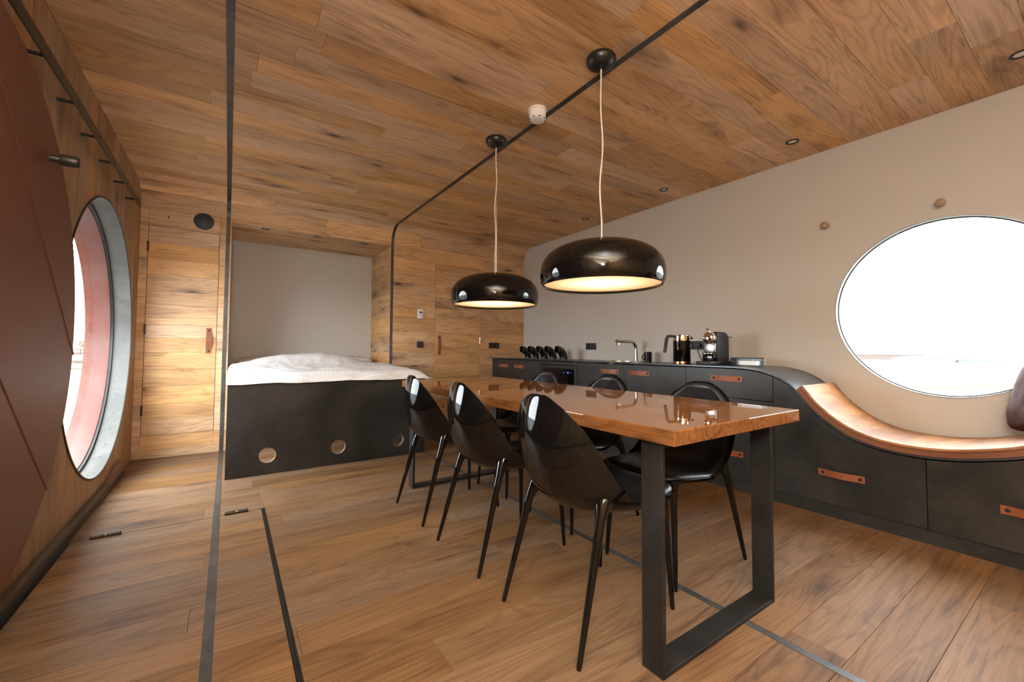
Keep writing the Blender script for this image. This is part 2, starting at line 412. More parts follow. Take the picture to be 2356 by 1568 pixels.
def strap(parent, c, u, n, length, width, rise, name='strap_handle'):
    """leather strap: c centre on the face, u along, n out of the face"""
    c, u, n = Vector(c), Vector(u).normalized(), Vector(n).normalized(); s = u.cross(n); N = 18; t = .0032
    def prof(k):
        x = -1 + 2 * k / (N - 1); y = rise * max(0, math.cos(min(1, abs(x) / .72) * PI / 2)) ** .8
        return x * length / 2, y
    vs = []; fs = []
    for k in range(N):
        a, h = prof(k)
        for sg, hh in ((-1, h), (1, h), (1, h + t), (-1, h + t)): vs.append(c + u * a + s * sg * width / 2 + n * (hh + .0006))
    for k in range(N - 1):
        for j in range(4): fs.append((4 * k + j, 4 * k + (j + 1) % 4, 4 * k + 4 + (j + 1) % 4, 4 * k + 4 + j))
    fs += [(0, 1, 2, 3), (4 * N - 4, 4 * N - 3, 4 * N - 2, 4 * N - 1)]
    o = MB().add(vs, fs).build(name, 'strap', parent, 35)
    for sg in (-1, 1):
        MB().lathe([(0, 0), (.0095, 0), (.0085, .0025), (.0045, .004), (0, .0042)], c + u * sg * length * .40 + n * (t + .0006), n, 14).build('bolt', 'pin', o if parent.parent is None else parent, 40)
    return o
def wall_door(name, D, label, hx, handle_x, hz, handle_z, hcol):
    d = bpy.data.objects.new(name, None); COL.objects.link(d); d.location = ((D[0] + D[1]) / 2, YB, D[2]); LOC[d.name] = d.location.copy()
    struct(d, label)
    for r in brects:
        q = clip((D[0], D[1], r[2], r[3]), D)
        if q[2] < q[3] and r[0] <= D[0] + .2 < r[1]: plank(d, q, on_back, 'oak_wall')
    for z in hz:
        h = MB().cyl((hx, YB - .004, z - .045), (0, 0, 1), .008, .042, 12).cyl((hx, YB - .004, z + .002), (0, 0, 1), .008, .042, 12).build('hinge', hcol, d, 35)
        MB().cyl((hx, YB - .004, z - .004), (0, 0, 1), .0065, .008, 12).build('hinge_ring', 'bronze', h, 35)
    strap(d, (handle_x, YB, handle_z), (0, 0, 1), (0, -1, 0), .245, .042, .02)
    return d
wall_door('door_1', D1, 'oak plank door with three hinges and a leather strap, left of the bed', D1[0] - .001, -.156, (1.917, 1.161, .432), 1.066, 'bronze')
wall_door('door_2', D2, 'oak plank door with a leather strap handle behind the smaller lamp', D2[1] + .001, 2.238, (1.12,), 1.05, 'brushed')

# speaker, little hole, thermostat, sockets on the back wall
sp = thing('wall_vent', 'round black recessed vent above the left oak door', 'vent', (-.225, YB, 2.21))
MB().lathe([(.078, 0), (.080, .006), (.074, .009), (.062, .008), (.060, .002), (.078, 0)], (-.225, YB, 2.21), (0, -1, 0), 40).build('rim', 'matt_black', sp, 35)
MB().lathe([(.062, .0005), (.060, .001), (.050, .001), (0, .001)], (-.225, YB, 2.21), (0, -1, 0), 40).build('recess', 'channel', sp, 35)
MB().lathe([(.046, .0015), (.046, .007), (.042, .009), (0, .009)], (-.225, YB, 2.21), (0, -1, 0), 40).build('centre_disc', 'vent_grey', sp, 35)
tag(MB().lathe([(0, .004), (.006, .003), (.008, .0005), (0, .0005)], (-.487, YB, 2.203), (0, -1, 0), 14).build('sensor_button', 'channel', None, 35, origin=(-.487, YB, 2.203)) if 0 else
    MB().lathe([(0, .004), (.006, .003), (.008, .0005), (0, .0005)], (-.487, YB, 2.203), (0, -1, 0), 14).build('sensor_button', 'channel', None, 35), 'tiny black round sensor in the wood left of the round vent', 'sensor')
th = thing('thermostat', 'small white thermostat on the oak wall beside the bed alcove', 'thermostat', (1.973, YB, 1.437))
MB().box(1.937, 2.009, YB - .018, YB - .0005, 1.380, 1.494).build('case', 'white_plastic', th, 35, .004)
MB().box(1.957, 1.996, YB - .0195, YB - .0175, 1.444, 1.468).build('display', 'screen', th)
for bx, bz in ((1.960, 1.428), (1.987, 1.430), (1.960, 1.412), (1.987, 1.408)):
    MB().box(bx, bx + .012, YB - .0195, YB - .0175, bz - .003, bz + .003).build('button', 'grey_plastic', th)
def socket(label, c, n, u, count, group='black wall sockets'):
    c, n, u = Vector(c), Vector(n), Vector(u); s = thing('wall_socket', label, 'socket', c, group)
    hw = .041 * count; fn = lambda a, b, w: c + u * a + Vector((0, 0, 1)) * b + n * w
    MB().prism([(-hw, -.039), (hw, -.039), (hw, .039), (-hw, .039)], fn, .0005, .010).build('face_plate', 'matt_black', s, 35, .002)
    for k in range(count):
        a = (k - (count - 1) / 2) * .078
        MB().lathe([(.021, .0102), (.019, .0118), (.017, .0105), (0, .0105)], fn(a, 0, 0), n, 24).build('outlet', 'channel', s, 40)
    return s
socket('single black socket on the oak wall under the white thermostat', (1.977, YB, 1.056), (0, -1, 0), (1, 0, 0), 1)
socket('double black socket on the oak wall just above the counter end', (3.062, YB, 1.054), (0, -1, 0), (1, 0, 0), 2)
socket('double black socket on the grey wall between pipe elbows and tap', (XR, 3.563, 1.044), (-1, 0, 0), (0, -1, 0), 2)
socket('double black socket on the grey wall behind kettle and coffee machine', (XR, 2.215, 1.05), (-1, 0, 0), (0, -1, 0), 2)
tag(MB().lathe([(0, .003), (.012, .003), (.013, .0005), (0, .0005)], (2.30, YB, .262), (0, -1, 0), 16).build('finger_hole_cap', 'channel', None, 35), 'small black round cap low on the right oak door', 'cap')

# ------------------------------------------------------------------ alcove
MB_ = MB().box(AX0 - .02, AX1 + .02, AY, AY + .04, AZ0 - .02, AZ1 + .04)
wall_alcove_back = struct(MB_.build('wall_alcove_back', 'plaster'), 'grey plaster wall at the head of the bed')
walc_r = struct(MB().box(AX1 + .018, AX1 + .06, YB + .06, AY + .04, AZ0 - .02, AZ1 + .04).build('wall_alcove_right', 'joint'))
walc_l = struct(MB().box(AX0 - .06, AX0 - .018, YB + .06, AY + .04, AZ0 - .02, AZ1 + .04).build('wall_alcove_left', 'joint'))
alc_c = struct(MB().box(AX0 - .06, AX1 + .06, YB + .06, AY + .04, AZ1 + .018, AZ1 + .06).build('ceiling_alcove', 'joint'))
struct(MB().box(AX0 - .06, AX1 + .06, YB + .06, AY + .04, AZ0 - .06, AZ0 - .02).build('floor_alcove', 'oak_ply'))
for z0, z1 in zip(zed[1:], zed[2:]):
    if z1 > AZ0 - .2:
        for fnx, par in ((lambda u, v, w: (AX1 - w, u, v), walc_r), (lambda u, v, w: (AX0 + w, u, v), walc_l)):
            plank(par, (YB - .0, AY, max(z1, AZ0), z0 if z0 < 2.1 else AZ1), fnx, 'oak_side')
rng = random.Random(3)
for r in rows_of(AX0, AX1, [YB, YB + .165, YB + .33, YB + .50, YB + .665, AY], rng, .7, 1.3):
    plank(alc_c, r, lambda u, v, w: (u, v, AZ1 - w), 'oak_wall')

# ------------------------------------------------------------------ left wall: vertical boards with round porthole
WY, WZ, WR = 3.81, 1.066, .909
wall_left = struct(MB().plate_hole(YF, YB + .06, -.06, ZC + .05, WY, WZ, WR + .004, on_left, -.06, -.018, 96).build('wall_left', 'joint'))
rng = random.Random(9); y = YF
while y < YB - .01:
    w = rng.uniform(.125, .175); y1 = min(y + w, YB)
    if YB - y1 < .05: y1 = YB
    a, b = y + .001, y1 - .001
    if b > WY - WR and a < WY + WR:
        a2, b2 = max(a, WY - WR + .0005), min(b, WY + WR - .0005)
        ys = [a2 + (b2 - a2) * k / 10 for k in range(11)]; hh = [math.sqrt(max(0, WR ** 2 - (t - WY) ** 2)) for t in ys]
        up = [(a, ZC), (a, WZ + (hh[0] if a >= WY - WR else 0))] + [(t, WZ + h) for t, h in zip(ys, hh)] + [(b, WZ + (hh[-1] if b <= WY + WR else 0)), (b, ZC)]
        dn = [(a, 0), (a, WZ - (hh[0] if a >= WY - WR else 0))] + [(t, WZ - h) for t, h in zip(ys, hh)] + [(b, WZ - (hh[-1] if b <= WY + WR else 0)), (b, 0)]
        for poly in (up, dn):
            P = []
            for q in poly:
                if not P or (abs(q[0] - P[-1][0]) + abs(q[1] - P[-1][1])) > 1e-5: P.append(q)
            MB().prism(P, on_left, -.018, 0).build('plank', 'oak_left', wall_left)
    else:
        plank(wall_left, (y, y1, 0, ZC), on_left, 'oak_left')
    y = y1
w1 = bpy.data.objects.new('window_1', None); COL.objects.link(w1); w1.location = (XL, WY, WZ); LOC[w1.name] = w1.location.copy(); struct(w1, 'round porthole window in the left oak wall')
O1 = (XL, WY, WZ); AXL = (-1, 0, 0)
MB().lathe([(WR - .006, -.004), (WR, -.004), (WR, .105), (WR - .006, .105)], O1, AXL, 96, close=True).build('window_frame', 'zinc', w1, 35)
MB().lathe([(WR - .008, -.006), (WR + .002, -.006), (WR + .002, -.001), (WR - .008, -.001)], O1, AXL, 96, close=True).build('edge_ring', 'channel', w1, 35)
MB().lathe([(WR - .022, .105), (WR, .105), (WR, .120), (WR - .022, .120)], O1, AXL, 96, close=True).build('gasket', 'channel', w1, 35)
MB().lathe([(0, .112), (WR - .012, .112), (WR - .012, .118), (0, .118)], O1, AXL, 64).build('pane', 'pane', w1)
MB().lathe([(WR - .03, .121), (WR, .121), (WR, .27), (WR - .03, .27)], O1, AXL, 96, close=True).build('outer_ring', 'red_hull', w1, 35)
rv = MB()
for k in range(36):
    a = 2 * PI * k / 36; n = Vector((0, math.cos(a), math.sin(a)))
    rv.lathe([(.0055, 0), (.004, .0028), (0, .0035)], Vector(O1) + Vector((-.048, 0, 0)) + n * (WR - .006), -n, 8)
rv.build('rivets', 'zinc', w1, 40)

# ------------------------------------------------------------------ right wall with porthole
RY, RZ, RR = .599, 1.275, .552
wall_right = struct(MB().plate_hole(YF, YB + .06, -.06, ZC + .05, RY, RZ, RR, on_right, -.06, 0, 96).build('wall_right', 'plaster'))
w2 = bpy.data.objects.new('window_2', None); COL.objects.link(w2); w2.location = (XR, RY, RZ); LOC[w2.name] = w2.location.copy(); struct(w2, 'round porthole window in the grey wall above the bench')
O2 = (XR, RY, RZ); AXR = (1, 0, 0)
MB().lathe([(RR - .010, -.003), (RR, -.003), (RR, .058), (RR - .010, .058)], O2, AXR, 96, close=True).build('window_frame', 'frame_light', w2, 35)
MB().lathe([(RR - .016, .034), (RR - .0095, .034), (RR - .0095, .040), (RR - .016, .040)], O2, AXR, 96, close=True).build('gasket', 'channel', w2, 35)
MB().lathe([(0, .040), (RR - .011, .040), (RR - .011, .046), (0, .046)], O2, AXR, 64).build('pane', 'pane', w2)
for k, (py, pz, lb) in enumerate(((.594, 1.906, 'rounded wooden wall peg directly above the right porthole'), (1.185, 1.911, 'rounded wooden wall peg left of the right porthole'))):
    tag(MB().lathe([(.017, .0005), (.021, .02), (.024, .045), (.021, .056), (.010, .061), (0, .062)], (XR, py, pz), (-1, 0, .0), 20).build('wall_peg', 'wood_peg', None, 50), lb, 'peg', 'wooden wall pegs')
# wall behind the camera
struct(MB().box(XL - .06, XR + .06, YF - .06, YF, -.06, ZC + .07).build('wall_front', 'oak_wall'))

# ------------------------------------------------------------------ inlaid steel strips round the room
def steel_loop(name, x0, x1, hatch_gap):
    t = .0035; b = MB(); s = MB()
    def rib(pts):  # pts: (y,z,ny,nz) inward normals
        vs = []; fs = []
        for (yy, zz, ny, nz) in pts:
            vs += [(x0, yy, zz), (x1, yy, zz), (x1, yy + ny * t, zz + nz * t), (x0, yy + ny * t, zz + nz * t)]
        for k in range(len(pts) - 1):
            for j in range(4): fs.append((4 * k + j, 4 * k + (j + 1) % 4, 4 * k + 4 + (j + 1) % 4, 4 * k + 4 + j))
        fs += [(0, 1, 2, 3), tuple(4 * (len(pts) - 1) + j for j in range(4))]
        b.add(vs, fs)
    tf = .0018 / t
    segs = [(YF, HY0 - .003), (HY1 + .003, YB)] if hatch_gap else [(YF, YB)]
    for a, c in segs: rib([(a, -.0005, 0, tf), (c, -.0005, 0, tf)])
    rib([(YB, 0, -1, 0), (YB, ZC - RC, -1, 0)] + [(*arc_pt(a, RC), -math.cos(a), -math.sin(a)) for a in [PI / 2 * k / 12 for k in range(13)]] + [(YF, ZC, 0, -1)])
    xm = (x0 + x1) / 2; y = YF + .1
    while y < YB - .05:
        if not (hatch_gap and HY0 - .02 < y < HY1 + .02): s.lathe([(.004, .0015), (.0035, .0022), (0, .0024)], (xm, y, 0), (0, 0, 1), 8)
        if y < YB - RC: s.lathe([(.004, t), (.0035, t + .001), (0, t + .0013)], (xm, y, ZC), (0, 0, -1), 8)
        y += .27
    z = .1
    while z < 2.2: s.lathe([(.004, t), (.0035, t + .001), (0, t + .0013)], (xm, YB, z), (0, -1, 0), 8); z += .27
    o = struct(b.build(name, 'steel_strip')); s.build('screw_heads', 'zinc', o, 40)
steel_loop('trim_1', -.047, -.014, True)
steel_loop('trim_2', 1.594, 1.626, False)

# ------------------------------------------------------------------ rolling leather shutter, rail and guide beam
sh = thing('round_shutter', 'large round brown leather shutter disc leaning on the left wall', 'shutter', (-.62, 1.806, .12))
SO = (-.636, 1.806, 1.094); SR = .974
d = MB().lathe([(0, 0), (SR - .006, 0), (SR, .008), (SR, .028), (SR - .008, .036), (0, .036)], SO, (1, 0, 0), 128).build('leather_disc', 'shutter', sh, 35)
for k, cc in enumerate((.59, .012, -.57)):     # diagonal piped seams (y+z const)
    hl = math.sqrt(SR ** 2 - cc ** 2); e = Vector((0, 1, -1)).normalized(); n = Vector((0, 1, 1)).normalized()
    c0 = Vector((-.600, 1.806, 1.094)) + n * cc
    MB().tube([c0 - e * hl * .998, c0, c0 + e * hl * .998], .0035, 8).build('piped_seam', 'shutter', d, 50)
kb = MB().lathe([(0, 0), (.013, 0), (.013, .026), (.0125, .028), (.021, .030), (.0225, .034), (.0225, .074), (.019, .082), (.010, .084), (0, .084)], (-.600, 2.355, 1.742), (1, 0, 0), 28).build('knob', 'bronze', sh, 35)
rl = thing('wall_rail', 'flat bronze rail on round pins along the left oak wall', 'rail', (-.62, 3.0, 2.14))
MB().box(-.620, -.612, .9, 4.40, 2.118, 2.172).build('flat_bar', 'bronze', rl, 35, .001)
yy = 4.27
while yy > 1.0:
    p = MB().cyl((XL - .002, yy, 2.143), (1, 0, 0), .0075, .066, 12).build('pin', 'pin', rl, 35)
    MB().lathe([(.0075, 0), (.0065, .003), (0, .0038)], (-.612, yy, 2.145), (1, 0, 0), 10).build('bolt', 'pin', p, 40)
    yy -= .383
gb = thing('guide_beam', 'dark low guide beam along the floor under the round shutter', 'beam', (-.66, 2.0, 0))
MB().box(XL + .0005, -.652, -.9, 3.98, .0005, .062).build('beam', 'dark_beam', gb, None, .002, 1)
MB().box(-.652, -.6485, -.9, 4.44, .0005, .034).build('front_strip', 'channel', gb)
wd = MB(); wd.prism([(3.985, .0), (4.40, .0), (4.40, .125), (4.22, .120), (4.06, .078), (3.985, .062)], lambda u, v, w: (w, u, v + .0005), XL + .0005, XL + .030)
tag(wd.build('end_stop', 'red_wood', None, None, .002, 1), 'reddish wooden end stop at the far end of the dark guide beam', 'stop')

# ------------------------------------------------------------------ bed
BX0, BX1, BYF = .0, 1.600, 3.845
bed = thing('bed', 'built-in bed with blackened steel front pierced by three round holes', 'bed', (.8, 3.9, 0))
hx = (.28, .81, 1.332); hz_ = .150; hr = .060
fnb = lambda u, v, w: (u, BYF - w, v)
cuts = (BX0 + .004, .545, 1.071, BX1)
pf, pl = MB(), MB()
for k in range(3):
    pf.plate_hole(cuts[k], cuts[k + 1], .003, .716, hx[k], hz_, hr, fnb, -.004, 0, 40)
    pl.plate_hole(cuts[k], cuts[k + 1], .003, .716, hx[k], hz_, hr + .0005, fnb, -.038, -.0045, 40)
fp = pf.build('front_panel', 'steel_bed', bed); pl.build('ply_backing', 'oak_ply', bed)
for px, pz in ((.045, .66), (1.55, .66), (.045, .05)):
    MB().lathe([(.009, 0), (.008, .003), (0, .0038)], (px, BYF, pz), (0, -1, 0), 12).build('bolt', 'steel', bed, 40)
MB().box(BX0 + .004, BX1, BYF + .039, AY - .01, .672, .712).build('slat_base', 'oak_ply', bed)
MB().box(BX1 - .020, BX1, BYF + .039, YB - .003, .003, .671).build('side_panel', 'steel', bed)
mt = tag(MB().box(.02, 1.585, BYF + .045, AY - .02, .7165, .775).build('mattress', 'mattress', None, 35, .02), 'thin mattress under the white duvet', 'mattress')
def fbm(x, y, s, seed): return noise.fractal(Vector((x * s, y * s, seed)), 1.0, 2.0, 3)
def duvet():
    nu, nv = 110, 90; b = MB()
    X0, X1, Y0, Y1 = -.008, 1.632, 3.795, 5.31
    def top(i, j):
        s, t = i / (nu - 1), j / (nv - 1); x = X0 + (X1 - X0) * s; yv = Y0 + (Y1 - Y0) * t
        d_ = yv - Y0
        h = .80 + .035 * min(1, d_ / .9)
        bulge = math.exp(-((yv - 4.98) / .27) ** 2) * math.exp(-((x - .72) / .52) ** 4)
        h += .105 * bulge
        h += .010 * fbm(x, yv, 3.0, 1.3) + .006 * fbm(x * 1.0, yv * .5, 9, 4.2)
        ef = min(1, d_ / .075); er = min(1, (X1 - x) / .16); el = min(1, (x - X0) / .05); eb = min(1, (Y1 - yv) / .1)
        f = math.sqrt(max(0, 1 - (1 - ef) ** 2)) * (1 - (1 - er) ** 2.2) * math.sqrt(max(0, 1 - (1 - el) ** 2)) * math.sqrt(max(0, 1 - (1 - eb) ** 2))
        low = .722 if d_ < .06 or x > 1.59 or x < .03 else .777
        lo = .724 + .010 * fbm(x, 0, 3.2, 7.7)
        yo = yv + .018 * fbm(x, 0, 2.4, 2.2) * max(0, 1 - d_ / .3)
        return (x + (.006 * fbm(0, yv, 3, 5.5)), yo, lo + (h - lo) * f)
    V = [top(i, j) for i in range(nu) for j in range(nv)]
    Fs = [(i * nv + j, (i + 1) * nv + j, (i + 1) * nv + j + 1, i * nv + j + 1) for i in range(nu - 1) for j in range(nv - 1)]
    b.add(V, Fs)
    ring = [i * nv for i in range(nu)] + [(nu - 1) * nv + j for j in range(1, nv)] + [i * nv + nv - 1 for i in range(nu - 2, -1, -1)] + [j for j in range(nv - 2, 0, -1)]
    m = len(V)
    def under(p):
        inside = .012 < p[0] < 1.592 and 3.868 < p[1] < 5.75
        return (p[0], p[1], max(min(p[2] - .003, .7775), .7775 if inside else 0)) if p[2] > .782 or not inside else (p[0], p[1], p[2] - .003)
    b.add([under(p) for p in V], [tuple(reversed(f)) for f in Fs])
    for p, q in zip(ring, ring[1:] + ring[:1]): b.f.append((q, p, m + p, m + q))
    return b.build('duvet', 'duvet', None, 80)
tag(duvet(), 'puffy white checked duvet spread over the bed', 'duvet')
def pillow(name, mat, c, half, rot, label, cat, group=None, n=22):
    def surf(sg):
        def fn(a, b):
            u, v = 2 * a - 1, 2 * b - 1
            k = max(0, (1 - abs(u) ** 3.2)) ** .45 * max(0, (1 - abs(v) ** 3.2)) ** .45
            pin = 1 - .07 * (abs(u) * abs(v)) ** 2
            return (u * half[0] * (1 - .05 * v * v * abs(u)) * pin, v * half[1] * (1 - .05 * u * u) * pin, sg * half[2] * (k + .02) + .006 * noise.noise(Vector((u * 3, v * 3, sg * 2))))
        return fn
    b = MB(); b.grid(surf(1), n, n); b.grid(lambda a, c_: surf(-1)(c_, a), n, n)
    o = b.build(name, mat, None, 80, recalc=False)
    bm = bmesh.new(); bm.from_mesh(o.data); bmesh.ops.remove_doubles(bm, verts=bm.verts, dist=.002)
    es = [e for e in bm.edges if len(e.link_faces) == 1]
    bmesh.ops.holes_fill(bm, edges=es); bmesh.ops.recalc_face_normals(bm, faces=bm.faces); bm.to_mesh(o.data); bm.free(); o.data.shade_smooth()
    o.location = c; o.rotation_euler = rot
    return tag(o, label, cat, group)
pillow('pillow', 'pillow', (.42, 5.53, .842), (.36, .19, .062), (.0, 0, .03), 'pale bed pillow in the left corner of the alcove behind the duvet', 'pillow', 'bed pillows')
pillow('pillow', 'pillow', (1.19, 5.53, .842), (.36, .19, .062), (.0, 0, -.03), 'pale bed pillow on the right half of the bed behind the duvet', 'pillow', 'bed pillows')

# ------------------------------------------------------------------ kitchen run: fronts, band, bench
XF = 3.04
CURVE = [(1.80, .885), (1.62, .885), (1.50, .880), (1.40, .865), (1.30, .830), (1.21, .768), (1.12, .655), (1.03, .572), (.93, .508), (.83, .472), (.735, .456), (.61, .452), (.486, .464), (.37, .490), (.268, .522), (.15, .578), (.03, .660), (-.06, .765), (-.15, .830), (-.25, .865), (-.35, .880), (-.47, .885), (-.65, .885)]
def catmull(P, n=6):
    out = []
    for i in range(len(P) - 1):
        p0, p1, p2, p3 = P[max(i - 1, 0)], P[i], P[i + 1], P[min(i + 2, len(P) - 1)]
        for k in range(n):
            t = k / n
            out.append(tuple(.5 * (2 * b + (c - a) * t + (2 * a - 5 * b + 4 * c - d) * t * t + (3 * b - a - 3 * c + d) * t ** 3) for a, b, c, d in zip(p0, p1, p2, p3)))
    return out + [P[-1]]
CU = catmull(CURVE)
def cu_z(y):
    if y >= CU[0][0]: return .885
    for (a, za), (b, zb) in zip(CU, CU[1:]):
        if b <= y <= a: return za + (zb - za) * (a - y) / (a - b)
    return .885
def cu_norm(k):
    a, b = CU[max(k - 1, 0)], CU[min(k + 1, len(CU) - 1)]; ty, tz = b[0] - a[0], b[1] - a[1]; L = math.hypot(ty, tz); return (tz / L * 1.0, -ty / L)
def sweep(b, k0, k1, x0, x1, h0, h1, rnd=0.0):
    prof = [(x0, h0), (x1, h0), (x1, h1 - rnd), (x1 - rnd, h1), (x0 + rnd, h1), (x0, h1 - rnd)] if rnd else [(x0, h0), (x1, h0), (x1, h1), (x0, h1)]
    m = len(prof); vs = []; fs = []; ks = list(range(k0, k1 + 1))
    for k in ks:
        ny, nz = cu_norm(k)
        vs += [(x, CU[k][0] + ny * h, CU[k][1] + nz * h) for x, h in prof]
    for i in range(len(ks) - 1):
        for j in range(m): fs.append((i * m + j, i * m + (j + 1) % m, (i + 1) * m + (j + 1) % m, (i + 1) * m + j))
    fs += [tuple(range(m)), tuple((len(ks) - 1) * m + j for j in range(m))]
    return b.add(vs, fs)
SKX, SKY, SKR = 3.31, 2.90, .185
b = MB(); b.box(XF - .006, XR - .0005, 3.20, YB - .001, .877, .887)
b.plate_hole(XF - .006, XR - .0005, 2.60, 3.20, SKX, SKY, SKR, lambda u, v, w: (u, v, w), .877, .887, 48)
b.box(XF - .006, XR - .0005, 1.80, 2.60, .877, .887)
sweep(b, 0, len(CU) - 1, XF - .006, XR - .0005, -.008, .002)
tag(b.build('steel_worktop', 'steel_band', None, 30), 'thin dark steel worktop that curves down into the window bench', 'worktop')
sk = thing('sink', 'round steel sink set flush into the dark worktop', 'sink', (SKX, SKY, .75))
MB().lathe([(SKR - .004, .0), (SKR - .012, -.10), (SKR - .05, -.13), (.03, -.135), (0, -.135), (0, -.137), (.03, -.137), (SKR - .05, -.132), (SKR - .0105, -.10), (SKR - .0025, 0)], (SKX, SKY, .887), (0, 0, 1), 48).build('bowl', 'brushed', sk, 35)
MB().lathe([(SKR - .006, .0005), (SKR + .012, .0005), (SKR + .010, .0025), (SKR - .004, .003)], (SKX, SKY, .887), (0, 0, 1), 48, close=True).build('rim', 'chrome', sk, 35)
k0 = min(range(len(CU)), key=lambda k: abs(CU[k][0] - 1.20)); k1 = min(range(len(CU)), key=lambda k: abs(CU[k][0] + .05))
pd = thing('bench_pad', 'curved tan leather bench pad under the right porthole', 'bench pad', (3.3, .6, .46))
sweep(MB(), k0, k1, XF - .004, XR - .010, .034, .047, .006).build('seat_top', 'seat_leather', pd, 40)
sweep(MB(), k0, k1, XF - .003, XR - .010, .003, .0338).build('seat_core', 'seat_edge', pd, 40)
b = MB(); b.tube([(XF - .004, CU[k][0] + cu_norm(k)[0] * .034, CU[k][1] + cu_norm(k)[1] * .034) for k in range(k0, k1 + 1)], .0035, 8).build('piping', 'seat_edge', pd, 60)
FT = .020
def front_poly(y0, y1, z0, ztop=None):
    n = 24; ys = [y0 + (y1 - y0) * k / n for k in range(n + 1)] if ztop is None else [y0, y1]
    return [(y0, z0)] + [(y1, z0)] + [(t, (cu_z(t) - .016) if ztop is None else ztop) for t in reversed(ys)]
def unit(label, y0, y1, fronts, curved=False, btop=.871, cat='cabinet', group='steel kitchen and bench cabinets'):
    u = thing('base_cabinet', label, cat, ((XF + XR) / 2, (y0 + y1) / 2, .072), group)
    fy0, fy1 = y0 + .0015, y1 - .0015
    MB().prism([(p[0], p[1] - .004) for p in front_poly(fy0, fy1, .080, None if curved else btop)], lambda a, c, w: (w, a, c), XF + FT + .002, XR - .002).build('body', 'matt_black', u)
    for nm, z0, z1, hc, hw in fronts:
        poly = front_poly(fy0, fy1, z0, z1)
        f = MB().prism(poly, lambda a, c, w: (w, a, c), XF, XF + FT).build(nm, 'steel', u, None, .0012, 1)
        if hc: strap(f, (XF, hc[0], hc[1]), (0, 1, 0), (-1, 0, 0), hw, .040, .016)
    return u
unit('steel base cabinet at the far end of the kitchen run by the oak wall', 4.462, YB - .001, [('door', .075, .868, (4.655, .787), .225)])
unit('steel base cabinet just left of the built-in fridge', 3.873, 4.462, [('door', .075, .868, (4.30, .787), .21)])
unit('steel base cabinet just right of the built-in fridge, under the sink', 2.614, 3.237, [('door', .075, .868, (2.785, .797), .225)], btop=.735)
unit('steel base cabinet below the black mug and kettle', 1.978, 2.614, [('door', .075, .868, (2.44, .797), .225)])
unit('steel drawer cabinet below the coffee machine, next to the bench curve', 1.333, 1.978, [('drawer', .660, None, (1.652, .797), .235), ('drawer', .075, .656, (1.652, .262), .235)], True)
unit('low curved-top steel cabinet under the left half of the tan bench', .597, 1.333, [('drawer', .075, None, (.966, .262), .228)], True)
unit('low curved-top steel cabinet under the right half of the tan bench', -.15, .597, [('drawer', .075, None, (.232, .262), .228)], True)
unit('steel cabinet past the bench at the picture edge', -.65, -.15, [('drawer', .075, None, None, 0)], True)
struct(MB().box(XF + .006, XR - .001, -.65, YB - .001, 0.0005, .072).build('baseboard_right', 'steel'))
# fridge
fr = thing('wine_fridge', 'black built-in fridge with dark glass door and blue display', 'fridge', (3.3, 3.555, .072))
MB().box(XF + FT + .02, XR - .002, 3.242, 3.868, .0725, .82).build('body', 'matt_black', fr)
MB().box(XF, XF + FT, 3.2385, 3.8715, .836, .868).build('top_panel', 'steel', fr)
dr = MB().plate_hole if 0 else None
b = MB(); b.box(XF + .002, XF + .028, 3.243, 3.285, .08, .828).box(XF + .002, XF + .028, 3.825, 3.867, .08, .828).box(XF + .002, XF + .028, 3.285, 3.825, .795, .828).box(XF + .002, XF + .028, 3.285, 3.825, .08, .12)
dfr = b.build('door_frame', 'matt_black', fr)
MB().box(XF + .008, XF + .022, 3.285, 3.825, .12, .795).build('door_glass', 'dark_glass', fr)
MB().cyl((XF - .012, 3.795, .35), (0, 0, 1), .005, .42, 12).build('handle_bar', 'pin', fr, 35)
for ly, col, rr in ((3.50, 'dim_led', .004), (3.455, 'blue_led', .0045), (3.44, 'dim_led', .0035), (3.39, 'blue_led', .010), (3.36, 'dim_led', .0035), (3.345, 'dim_led', .0035), (3.33, 'dim_led', .0035)):
    MB().lathe([(rr, 0), (rr, .0012), (0, .0014)], (XF + .008, ly, .752), (-1, 0, 0), 10).build('display_light', col, fr, 40)

